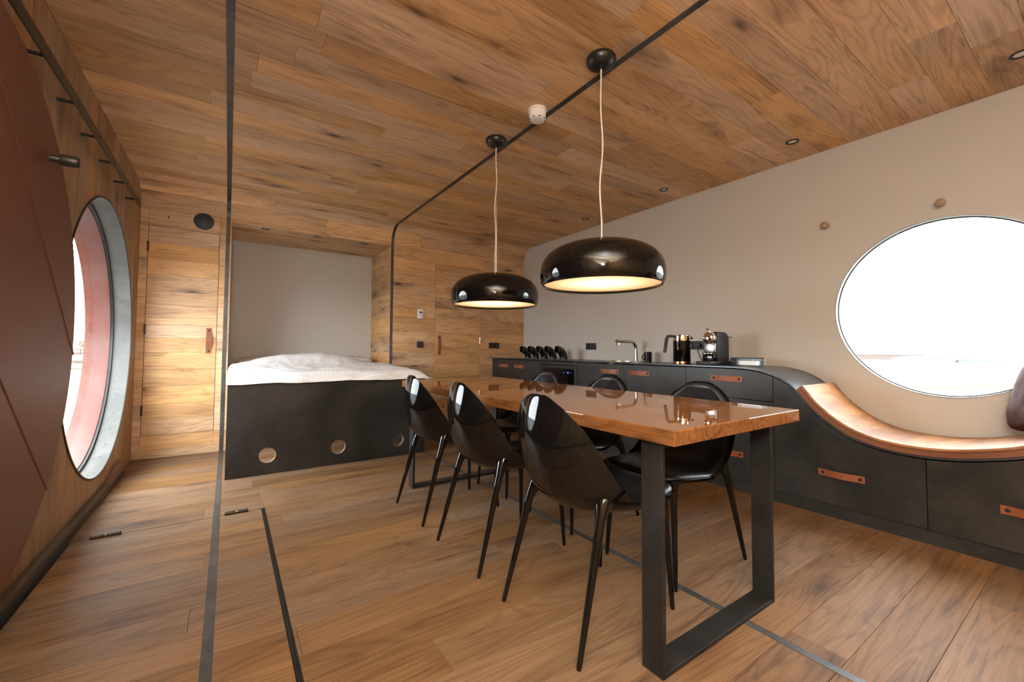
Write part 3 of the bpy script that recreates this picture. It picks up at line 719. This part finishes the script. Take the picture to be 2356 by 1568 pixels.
# ------------------------------------------------------------------ things on the worktop
ZT = .8875
for k, py in enumerate((4.457, 4.286, 4.107, 3.940, 3.745)):
    nm = ('black steel pipe elbow nearest the room corner', 'second black steel pipe elbow from the room corner', 'middle one of the five black steel pipe elbows', 'fourth black steel pipe elbow from the room corner', 'black steel pipe elbow nearest the tap')[k]
    Rb, r0, r1 = .108, .046, .041; X0 = 3.30
    pts = [(X0, py, ZT), (X0, py, ZT + .008)] + [(X0 - Rb + Rb * math.cos(a), py, ZT + .008 + Rb * math.sin(a)) for a in [PI / 2 * j / 14 for j in range(1, 15)]]
    vs = []; seg = 28; fs = []
    def ring(p, r, a):
        ax = Vector((math.cos(a), 0, math.sin(a)))     # radial in plane of bend
        return [Vector(p) + (ax * math.cos(2 * PI * q / seg) + Vector((0, 1, 0)) * math.sin(2 * PI * q / seg)) * r for q in range(seg)]
    angs = [0, 0] + [PI / 2 * j / 14 for j in range(1, 15)]
    rings = [ring(p, r0, a) for p, a in zip(pts, angs)] + [ring(p, r1, a) for p, a in reversed(list(zip(pts, angs)))]
    for R_ in rings: vs += R_
    for i in range(len(rings)):
        j = (i + 1) % len(rings)
        for q in range(seg): fs.append((i * seg + q, i * seg + (q + 1) % seg, j * seg + (q + 1) % seg, j * seg + q))
    e = thing('pipe_elbow', nm, 'pipe elbow', (X0, py, ZT), 'black pipe elbows in a row on the worktop')
    MB().add(vs, fs).build('pipe', 'satin_black', e, 40)
    MB().lathe([(r1 + .0005, 0), (r0 - .0005, 0), (r0 - .001, .0012), (r1 + .001, .0012)], (X0 - Rb, py, ZT + .008 + Rb), (-1, 0, 0), 28, close=True).build('cut_rim', 'brushed', e, 40)
tp = thing('kitchen_tap', 'brushed steel kitchen tap with a bent horizontal spout', 'tap', (3.475, 2.825, ZT))
cx, cy_ = 3.475, 2.825; rb = .075
pts = [(cx, cy_, ZT), (cx, cy_, ZT + .12)] + [(cx - rb + rb * math.cos(a), cy_, ZT + .125 + rb * math.sin(a)) for a in [PI / 2 * j / 10 for j in range(11)]] + [(3.19, cy_, ZT + .203)]
MB().tube(pts, .016, 18).build('spout', 'brushed', tp, 40)
MB().lathe([(.027, 0), (.027, .004), (.018, .010), (.017, .02)], (cx, cy_, ZT), (0, 0, 1), 24).build('base_ring', 'brushed', tp, 40)
MB().cyl((3.225, cy_, ZT + .165), (0, 0, 1), .010, .028, 16).build('nozzle', 'chrome', tp, 40)
MB().tube([(3.19, cy_, ZT + .203), (3.183, cy_, ZT + .203)], [.0165, .0165], 18).build('end_cap', 'chrome', tp, 40)
MB().tube([(3.192, cy_, ZT + .19), (3.19, cy_ + .004, ZT + .165), (3.196, cy_ + .006, ZT + .142)], .003, 8).build('lever', 'chrome', tp, 40)
mg = thing('mug', 'small glossy black mug next to the tap', 'mug', (3.46, 2.665, ZT))
MB().lathe([(0, 0), (.034, 0), (.038, .004), (.038, .096), (.036, .098), (.034, .096), (.034, .008), (0, .006)], (3.46, 2.665, ZT), (0, 0, 1), 32).build('cup', 'gloss_black', mg, 40)
ld = Vector((-.826, .563, 0)); mc = Vector((3.46, 2.665, ZT))
MB().tube([mc + ld * (.036 + .026 * math.sin(PI * k / 10)) + Vector((0, 0, .075 - .055 * k / 10)) for k in range(11)], .0045, 10).build('handle', 'gloss_black', mg, 40)
kt = thing('kettle', 'glossy black kettle with chrome collar and base ring', 'kettle', (3.18, 2.105, ZT)); kc = Vector((3.18, 2.105, ZT))
MB().lathe([(0, .02), (.067, .02), (.069, .024), (.069, .196), (0, .196)], kc, (0, 0, 1), 40).build('body', 'gloss_black', kt, 40)
MB().lathe([(0, .001), (.071, .001), (.072, .006), (.069, .022), (0, .022)], kc, (0, 0, 1), 40).build('base_ring', 'copper', kt, 40)
MB().lathe([(.0695, .195), (.070, .198), (.066, .242), (.060, .247), (0, .248)], kc, (0, 0, 1), 40).build('collar', 'chrome', kt, 40)
hd = MB(); A_ = kc + ld * .060 + Vector((0, 0, .232)); 
hd.tube([A_, kc + ld * .09 + Vector((0, 0, .236)), kc + ld * .118 + Vector((0, 0, .232)), kc + ld * .128 + Vector((0, 0, .214)), kc + ld * .136 + Vector((0, 0, .16)), kc + ld * .146 + Vector((0, 0, .095))], [.011, .011, .0125, .0135, .0135, .012], 14)
hd.build('handle', 'matt_black', kt, 40)
MB().box(3.235, 3.265, 2.178, 2.205, ZT + .0005, ZT + .085).build('side_clip', 'matt_black', kt, 35, .003) if 0 else None
MB().lathe([(.012, 0), (.012, .02), (.009, .026), (0, .026)], kc - ld * .066 + Vector((0, 0, .222)), -ld, 14).build('spout', 'copper', kt, 40)
# coffee machine facing the room (-x)
cm = thing('coffee_machine', 'black capsule coffee machine with chrome round head', 'coffee machine', (3.28, 1.865, ZT))
y0, y1 = 1.812, 1.918
prof = [(3.215, .030), (3.385, .030)] + [(3.385, .18)] + [(3.385 - .07 + .07 * math.cos(a), .195 + .07 * math.sin(a)) for a in [PI / 2 * k / 8 for k in range(9)]] + [(3.235, .265), (3.215, .255)]
MB().prism([(a, c + ZT) for a, c in prof], lambda a, c, w: (a, w, c), y0, y1).build('body', 'matt_black', cm, 30, .004)
MB().box(3.10, 3.46, y0 - .012, y1 + .012, ZT + .0005, ZT + .030).build('base', 'matt_black', cm, 35, .006)
MB().lathe([(.047, 0), (.050, .01), (.050, .03), (.046, .044), (.036, .054), (.018, .060), (0, .062)], (3.215, 1.865, ZT + .215), (-1, 0, 0), 36).build('head', 'chrome', cm, 40)
MB().tube([(3.20, 1.865, ZT + .262), (3.185, 1.865, ZT + .278), (3.16, 1.865, ZT + .284)], [.012, .014, .011], 14).build('lever', 'chrome', cm, 40)
MB().box(3.190, 3.216, y0 + .006, y1 - .006, ZT + .10, ZT + .172).build('front_panel', 'brushed', cm, 35, .003)
MB().lathe([(0, 0), (.040, 0), (.041, .003), (.040, .006), (0, .006)], (3.165, 1.865, ZT + .088), (0, 0, 1), 28).build('cup_shelf', 'chrome', cm, 40)
MB().box(3.17, 3.214, y0 + .004, y1 - .004, ZT + .031, ZT + .083).build('drip_box', 'dark_glass', cm, 35, .004)
MB().box(3.388, 3.452, y0 + .012, y1 - .004, ZT + .031, ZT + .222).build('water_tank', 'clear', cm)
MB().box(3.386, 3.456, y0 + .010, y1 - .002, ZT + .2225, ZT + .230).build('tank_lid', 'matt_black', cm)
MB().box(3.392, 3.448, y0 + .016, y1 - .008, ZT + .033, ZT + .125).build('water', 'pillow', cm) if 0 else None
pc = thing('power_cord', 'black plug and cord hanging from the socket behind the kettle', 'cord', (3.55, 2.17, ZT))
MB().cyl((XR - .0115, 2.176, 1.05), (-1, 0, 0), .019, .03, 18, .004).build('plug', 'matt_black', pc, 40)
MB().tube(catmull([(3.535, 2.176, 1.043), (3.525, 2.172, 1.0), (3.52, 2.15, .95), (3.50, 2.11, .91), (3.45, 2.05, ZT + .0045), (3.40, 2.0, ZT + .0045), (3.37, 1.97, ZT + .0045)], 4), .004, 8).build('cable', 'matt_black', pc, 50)
bx = thing('capsule_box', 'flat black box beside the coffee machine', 'box', (3.36, 1.66, ZT))
MB().box(3.28, 3.46, 1.58, 1.745, ZT + .0005, ZT + .052).build('tray', 'matt_black', bx, 35, .003); MB().box(3.278, 3.462, 1.578, 1.747, ZT + .0525, ZT + .060).build('lid', 'matt_black', bx, 35, .002)
gx = thing('acrylic_tray', 'clear acrylic box at the right end of the worktop', 'box', (3.25, 1.56, ZT))
for x0, x1, ya, yb, z0, z1, nm in ((3.19, 3.265, 1.475, 1.65, .0005, .008, 'base'), (3.19, 3.196, 1.475, 1.65, .0085, .056, 'wall'), (3.259, 3.265, 1.475, 1.65, .0085, .056, 'wall'), (3.1965, 3.2585, 1.475, 1.481, .0085, .056, 'wall'), (3.1965, 3.2585, 1.644, 1.65, .0085, .056, 'wall')):
    MB().box(x0, x1, ya, yb, ZT + z0, ZT + z1).build(nm, 'clear', gx)
MB().box(3.203, 3.252, 1.515, 1.640, ZT + .009, ZT + .038).build('paper_stack', 'white_plastic', gx)
d1 = Vector((-.85, -.5, .17)).normalized(); up1 = Vector((.15, -.26, .95)); up1 = (up1 - d1 * up1.dot(d1)).normalized()
cu = pillow('cushion', 'hide', (3.475 + (d1 * .19 + up1 * .20).x, .365 + (d1 * .19 + up1 * .20).y, .575 + (d1 * .19 + up1 * .20).z), (.19, .20, .05), Matrix((d1, up1, d1.cross(up1))).transposed().to_euler(), 'reddish brown cowhide cushion leaning on the bench at the right edge', 'cushion')

# ------------------------------------------------------------------ downlights, smoke detector, pendants
def downlight(label, c, group):
    c = Vector(c); s = thing('downlight', label, 'downlight', c, group)
    MB().lathe([(.026, .001), (.040, .001), (.041, .004), (.036, .006), (.028, .004), (.026, .001)], c, (0, 0, -1), 28).build('ring', 'satin_black', s, 40)
    MB().lathe([(0, .0006), (.026, .0006), (.026, .0022), (.016, .0032), (0, .0032)], c, (0, 0, -1), 24).build('reflector', 'chrome', s, 40)
gl = 'black ceiling downlights'
downlight('black ceiling downlight near the grey wall, at the right picture edge', (3.187, .238, ZC), gl)
downlight('black ceiling downlight near the grey wall, right of the larger lamp', (3.231, 1.262, ZC), gl)
downlight('black ceiling downlight near the grey wall, above the steel tap', (3.251, 2.32, ZC), gl)
downlight('black ceiling downlight near the grey wall, closest to the back corner', (3.271, 3.35, ZC), gl)
downlight('left downlight in the soffit over the bed', (.292, 5.015, AZ1), gl)
downlight('middle downlight in the soffit over the bed', (.794, 5.035, AZ1), gl)
downlight('right downlight in the soffit over the bed', (1.304, 5.045, AZ1), gl)
sd = thing('smoke_detector', 'white cylindrical smoke detector on the ceiling between the two lamps', 'smoke detector', (1.525, 1.975, ZC)); sc = Vector((1.525, 1.975, ZC))
MB().lathe([(0, .0005), (.054, .0005), (.056, .004), (.056, .016), (0, .016)], sc, (0, 0, -1), 40).build('mount', 'white_plastic', sd, 35)
MB().lathe([(0, .017), (.053, .017), (.051, .060), (.044, .070), (.030, .074), (0, .075)], sc, (0, 0, -1), 40).build('head', 'white_plastic', sd, 30)
for k in range(8):
    a = 2 * PI * (k + .5) / 8
    s_ = MB(); p0 = sc + Vector((math.cos(a) * .0478, math.sin(a) * .0478, -.0655)); tdir = Vector((-math.sin(a), math.cos(a), 0)); rd = Vector((math.cos(a), math.sin(a), -1)).normalized()
    s_.tube([p0 - tdir * .011, p0 + tdir * .011], .0022, 6).build('slot', 'matt_black', sd)
def pendant(label, c, zr, wob):
    cx, cy = c; p = thing('pendant_lamp', label, 'lamp', (cx, cy, zr), 'black dome pendant lamps'); o = (cx, cy, zr)
    out = [(.288, 0), (.296, .012), (.301, .035), (.302, .065), (.298, .095), (.288, .122), (.268, .150), (.235, .175), (.190, .194), (.130, .207), (.065, .214), (0, .217)]
    inn = [(0, .211), (.13, .201), (.188, .188), (.231, .170), (.263, .146), (.282, .120), (.291, .095), (.295, .065), (.294, .035), (.290, .014), (.284, .002)]
    MB().lathe(out, o, (0, 0, 1), 96).lathe(inn, o, (0, 0, 1), 96).lathe([(.284, .002), (.286, -.0012), (.288, 0)], o, (0, 0, 1), 96).build('shade', 'gloss_black', p, 45)
    MB().lathe([(0, .013), (.2865, .013), (.2865, .017), (0, .017)], o, (0, 0, 1), 64).build('diffuser', 'diffuser', p, 35)
    rng = random.Random(wob); top = ZC - .055; pts = []
    for k in range(25):
        t = k / 24; env = math.sin(PI * t)
        pts.append((cx + env * .007 * math.sin(t * 13 + wob) , cy - env * .006 * math.sin(t * 9 + wob * 2), zr + .216 + (top - zr - .216) * t))
    MB().tube(pts, .0042, 8).build('cord', 'cord', p, 60)
    MB().tube([(cx + .007, cy - .005, zr + .215), (cx + .004, cy - .003, top)], .0012, 6).build('wire', 'brushed', p, 60)
    MB().lathe([(0, .060), (.020, .059), (.045, .052), (.064, .038), (.074, .020), (.075, .008), (.070, .0005), (0, .0005)], (cx, cy, ZC), (0, 0, -1), 40).build('ceiling_rose', 'satin_black', p, 45)
    MB().lathe([(.010, .214), (.010, .222), (.006, .226), (0, .226)], o, (0, 0, 1), 16).build('cable_grip', 'gloss_black', p, 40)
pendant('black dome pendant lamp over the near half of the table, closer to us', (1.512, 1.437), 1.315, 1)
pendant('black dome pendant lamp over the far half of the table, nearer the bed', (1.512, 2.430), 1.303, 4)

# ------------------------------------------------------------------ dining table
tb = thing('dining_table', 'long resin-coated wooden dining table on two black steel frames', 'table', (1.515, 1.9, 0))
TX0, TX1, TY0, TY1, TZ0, TZ1 = 1.098, 1.940, .752, 3.09, .714, .762
def tabletop(x0, x1, yo0, yo1, seed, name):
    n = 60; L, R = [], []
    for k in range(n + 1):
        y = TY0 + yo0 + (TY1 + yo1 - TY0 - yo0) * k / n
        dl = .005 * noise.noise(Vector((y * 1.9, seed, 0))) if x0 == TX0 else 0
        dr = .005 * noise.noise(Vector((y * 1.7, seed + 5, 0))) if x1 == TX1 else 0
        L.append((x0 + dl, y)); R.append((x1 + dr, y))
    poly = L + R[::-1]
    return MB().prism(poly, lambda u, v, w: (u, v, w), TZ0, TZ1).build(name, 'oak_table', tb, None, .004, 3)
tabletop(TX0, TX1, .0, .0, 1.1, 'tabletop')
for y0, y1 in ((.810, .889), (2.883, 2.962)):
    t = .016; xa, xb = 1.115, 1.832
    f = MB()
    f.box(xa, xa + t, y0, y1, .0005, TZ0 - .001).box(xb - t, xb, y0, y1, .0005, TZ0 - .001).box(xa + t, xb - t, y0, y1, .0005, .0005 + t).box(xa + t, xb - t, y0, y1, TZ0 - .001 - t, TZ0 - .001)
    f.build('leg_frame', 'steel_frame', tb, None, .0015, 1)

# ------------------------------------------------------------------ dining chairs
CL = [(.290, .428), (.280, .446), (.235, .455), (.10, .440), (-.03, .424), (-.13, .428), (-.205, .470), (-.252, .545), (-.275, .630), (-.281, .710), (-.273, .780), (-.264, .820), (-.258, .836)]
HW = [.125, .170, .212, .236, .242, .242, .240, .234, .220, .192, .140, .080, .012]
EX = [.0, .0, .004, .012, .075, .130, .160, .145, .115, .080, .038, .012, 0]
EZ = [.0, .0, .002, .012, .028, .040, .030, .012, .004, .0, -.004, -.004, 0]
def lerp_tab(T, t):
    t = max(0, min(1, t)) * (len(T) - 1); i = min(int(t), len(T) - 2); f = t - i
    p0, p1, p2, p3 = T[max(i - 1, 0)], T[i], T[i + 1], T[min(i + 2, len(T) - 1)]
    g_ = lambda a, b, c, d: .5 * (2 * b + (c - a) * f + (2 * a - 5 * b + 4 * c - d) * f * f + (3 * b - a - 3 * c + d) * f ** 3)
    return tuple(g_(*q) for q in zip(p0, p1, p2, p3)) if isinstance(p0, tuple) else g_(p0, p1, p2, p3)
def shell_pt(t, u):
    x, z = lerp_tab(CL, t); w = max(.006, lerp_tab(HW, t)); k = abs(u) ** 2.3
    return Vector((x + lerp_tab(EX, t) * k, w * u, z + lerp_tab(EZ, t) * k))
def shell_n(t, u):
    e = .004; a = shell_pt(min(1, t + e), u) - shell_pt(max(0, t - e), u); b_ = shell_pt(t, min(1, u + e)) - shell_pt(t, max(-1, u - e))
    n = b_.cross(a)
    return -n.normalized() if n.length > 1e-9 else Vector((0, 0, 1))
def thick(t0, t1, us, off0, off1, nt, nu):
    b = MB(); top = []; bot = []
    for i in range(nt):
        for j in range(nu):
            t = t0 + (t1 - t0) * i / (nt - 1); u = us * (-1 + 2 * j / (nu - 1)); n = shell_n(t, u); p = shell_pt(t, u)
            o0, o1 = (off0(t, u), off1(t, u)); bot.append(p + n * o0); top.append(p + n * o1)
    m = nt * nu; fs = []
    for i in range(nt - 1):
        for j in range(nu - 1):
            q = (i * nu + j, (i + 1) * nu + j, (i + 1) * nu + j + 1, i * nu + j + 1); fs += [q, tuple(m + k for k in reversed(q))]
    ring = [i * nu for i in range(nt)] + [(nt - 1) * nu + j for j in range(1, nu)] + [i * nu + nu - 1 for i in range(nt - 2, -1, -1)] + [j for j in range(nu - 2, 0, -1)]
    for a, c in zip(ring, ring[1:] + ring[:1]): fs.append((a, c, m + c, m + a))
    return b.add(bot + top, fs)
NSGN = 1 if shell_n(.25, 0).z > 0 else -1       # offsets positive = sitter's side
def make_chair():
    r = thing('dining_chair', 'x', 'chair', (0, 0, 0), 'glossy black shell chairs round the table')
    sh_ = thick(0, 1, 1.0, lambda t, u: -.012 * NSGN, lambda t, u: .0, 64, 29).build('shell', 'gloss_black', r, 50)
    BT = [(.20, -.42), (.20, .42), (.33, 0), (.62, -.4), (.62, .4), (.76, 0)]
    def puff(t, u):
        e = min(1, (t - .05) / .06) * min(1, (.955 - t) / .06) * min(1, (.93 - abs(u)) / .12); e = max(0, e)
        d_ = min(math.hypot((t - a) * 2.2, (u - c) * .8) for a, c in BT)
        return NSGN * (.003 + .015 * e ** .5 * (1 - .65 * math.exp(-(d_ / .10) ** 2)))
    pad = thick(.05, .955, .93, lambda t, u: .0006 * NSGN, puff, 70, 41).build('seat_pad', 'pad_black', r, 60)
    for a, c in BT:
        p = shell_pt(a, c * .93); n = shell_n(a, c) * NSGN
        MB().lathe([(.008, .004), (.009, .008), (.006, .011), (0, .012)], p, n, 10).build('button', 'pad_black', pad, 50)
    for sg in (-1, 1):
        for foot, mid, top in (((-.268, .215 * sg, 0), (-.163, .196 * sg, .372), (-.120, .172 * sg, .465)), ((.250, .190 * sg, 0), (.232, .172 * sg, .365), (.214, .150 * sg, .436))):
            f, m_, t_ = Vector(foot), Vector(mid), Vector(top); d_ = (m_ - f).normalized(); seg = 18
            e1 = d_.cross(Vector((0, 1, 0))).normalized(); e2 = d_.cross(e1)
            lv = lambda c, rr: [c + (e1 * math.cos(2 * PI * q / seg) + e2 * math.sin(2 * PI * q / seg)) * rr for q in range(seg)]
            rings = [lv(f.lerp(m_, k), rr) for k, rr in ((.0015, .0070), (.004, .0080), (.03, .0088), (.5, .0122), (.94, .0150), (.945, .0157), (1.0, .0160))]
            t0, u0 = min(((i / 60, j / 30 * sg) for i in range(1, 60) for j in range(8, 29)), key=lambda q: (shell_pt(*q) - t_).length)
            h = .004; Pt = (shell_pt(t0 + h, u0) - shell_pt(t0 - h, u0)) / (2 * h); Pu = (shell_pt(t0, u0 + h) - shell_pt(t0, u0 - h)) / (2 * h)
            fin = []
            for q in range(seg):                                # flare that lands on the underside of the shell
                ca, sa = math.cos(2 * PI * q / seg), math.sin(2 * PI * q / seg); R_ = .036
                a11, a12, a21, a22 = Pt.dot(e1), Pu.dot(e1), Pt.dot(e2), Pu.dot(e2); det = a11 * a22 - a12 * a21
                dt, du = (R_ * (ca * a22 - sa * a12) / det, R_ * (sa * a11 - ca * a21) / det) if abs(det) > 1e-6 else (0, 0)
                dt = max(-.07, min(.07, dt)); du = max(-.3, min(.3, du))
                tt, uu = max(.03, min(.97, t0 + dt)), max(-.97, min(.97, u0 + du))
                fin.append(shell_pt(tt, uu) - shell_n(tt, uu) * NSGN * .008)
            base = rings[-1]
            for k in (.15, .3, .45, .6, .75, .9, 1.0):
                rg = []
                for p0, p2 in zip(base, fin):
                    p1 = p0 + d_ * ((p2 - p0).dot(d_)) * .92
                    rg.append(p0 * (1 - k) ** 2 + p1 * 2 * k * (1 - k) + p2 * k * k)
                rings.append(rg)
            vs = [p for rg in rings for p in rg]; fs = [(i * seg + q, i * seg + (q + 1) % seg, (i + 1) * seg + (q + 1) % seg, (i + 1) * seg + q) for i in range(len(rings) - 1) for q in range(seg)]
            fs += [tuple(range(seg))[::-1], tuple((len(rings) - 1) * seg + q for q in range(seg))]
            MB().add(vs, fs).build('leg', 'gloss_black', r, 50)
    return r
chair = make_chair()
spots = [(1.20, 1.200, 0, 'glossy black chair on the near side of the table, closest to the camera'),
         (1.20, 1.830, 0, 'glossy black chair on the near side of the table, middle of three'),
         (1.20, 2.465, 0, 'glossy black chair on the near side of the table, next to the bed'),
         (1.815, 1.265, PI, 'glossy black chair across the table, below the coffee machine, closest to us'),
         (1.815, 1.900, PI, 'glossy black chair across the table in front of the sink cabinet'),
         (1.815, 2.540, PI, 'glossy black chair across the table in front of the fridge')]
for k, (x, y, a, lb) in enumerate(spots):
    o = chair if k == 0 else copy_tree(chair)
    spots[k] = (o, x, y, a, lb)
for o, x, y, a, lb in spots:
    o.location = (x, y, 0); o.rotation_euler = (0, 0, a); o['label'] = lb

# ------------------------------------------------------------------ outside: harbour seen through the portholes
GZ = -7.0
struct(MB().box(-2500, 2500, -2500, 2500, GZ - 1, GZ).build('harbour_ground', 'ground'), 'pale flat harbour ground and water outside')
for k in range(4):
    hx_, hy_ = -140 + 6.2 * k, 615
    h = thing('harbour_house', ('leftmost', 'second from left', 'third from left', 'rightmost')[k] + ' of the small gabled houses across the harbour', 'house', (hx_, hy_, GZ), 'row of gabled houses across the harbour')
    MB().box(hx_, hx_ + 6.0, hy_, hy_ + 9, GZ, GZ + 6).build('walls', 'house', h)
    MB().prism([(hx_, GZ + 6), (hx_ + 6.0, GZ + 6), (hx_ + 3.0, GZ + 9.4)], lambda u, v, w: (u, w, v), hy_ - .1, hy_ + 9).build('gable_roof', 'gable', h)
    for q in range(3): MB().box(hx_ + .6 + 1.9 * q, hx_ + 1.7 + 1.9 * q, hy_ - .15, hy_ - .02, GZ + 2.2, GZ + 4.6).build('window', 'far_pane', h)
for k, (tx, ty, tr) in enumerate(((-165, 690, 9), (-137, 690, 10), (-103, 690, 14))):
    t = thing('harbour_tree', ('left', 'middle', 'right and tallest')[k] + ' brown tree behind the harbour houses', 'tree', (tx, ty, GZ), 'trees behind the harbour houses')
    b = MB(); R2 = random.Random(k)
    for q in range(14):
        a, e, rr = R2.uniform(0, 6.28), R2.uniform(-.2, 1.2), R2.uniform(.35, .55) * tr
        c = Vector((tx + math.cos(a) * math.cos(e) * tr * .6, ty + math.sin(a) * math.cos(e) * tr * .6, GZ + tr * .8 + math.sin(e) * tr * .45))
        b.lathe([(0, -rr), (rr * .7, -rr * .7), (rr, 0), (rr * .7, rr * .7), (0, rr)], c, (R2.uniform(-1, 1), R2.uniform(-1, 1), 1), 9)
    b.build('crown', 'tree', t); MB().tube([(tx, ty, GZ), (tx, ty, GZ + tr)], [.8, .4], 6).build('trunk', 'tree', t)
bt = thing('moored_boat', 'brown moored boat with white cabin in the harbour', 'boat', (-56, 285, GZ))
MB().prism([(-64, 1.6), (-61, .05), (-44, .05), (-42, 1.9), (-58, 1.4)], lambda u, v, w: (u, w, GZ + v), 283, 287).build('hull', 'boat', bt)
MB().box(-59, -47, 283.6, 286.4, GZ + 1.5, GZ + 3.4).build('cabin', 'gable', bt)
tag(MB().box(-400, 300, 208, 226, GZ, GZ + .5).build('quay_wall', 'quay'), 'low ochre quay strip across the water', 'quay')
sheds = [(430, 88, 60, 14, 3.2, 'gable'), (470, 60, 70, 12, 2.4, 'shed_blue'), (560, 150, 60, 30, 5, 'house')]
for k, (sx, sy, wx, wy, hz, mt_) in enumerate(sheds):
    s = thing('harbour_shed', ('low pale harbour shed in the right porthole', 'long low blue harbour shed in the right porthole', 'distant brown harbour shed in the right porthole')[k], 'shed', (sx, sy, GZ), 'harbour sheds')
    MB().box(sx, sx + wx, sy - wy, sy + wy, GZ, GZ + hz).build('walls', mt_, s)
    MB().prism([(sx - .5, GZ + hz), (sx + wx + .5, GZ + hz), (sx + wx / 2, GZ + hz + 1.4)], lambda u, v, w: (u, w, v), sy - wy - .4, sy + wy + .4).build('roof', 'roof', s)
jt = MB(); a, c = Vector((118, 25, GZ)), Vector((171, 13, GZ)); d_ = (c - a).normalized(); n_ = Vector((-d_.y, d_.x, 0)); a -= d_ * 4; c += d_ * 60
jt.add([a + n_, a - n_, c - n_, c + n_] + [q + Vector((0, 0, .6)) for q in (a + n_, a - n_, c - n_, c + n_)], [(0, 3, 2, 1), (4, 5, 6, 7), (0, 1, 5, 4), (1, 2, 6, 5), (2, 3, 7, 6), (3, 0, 4, 7)])
tag(jt.build('jetty', 'quay'), 'thin jetty line seen through the right porthole', 'jetty')
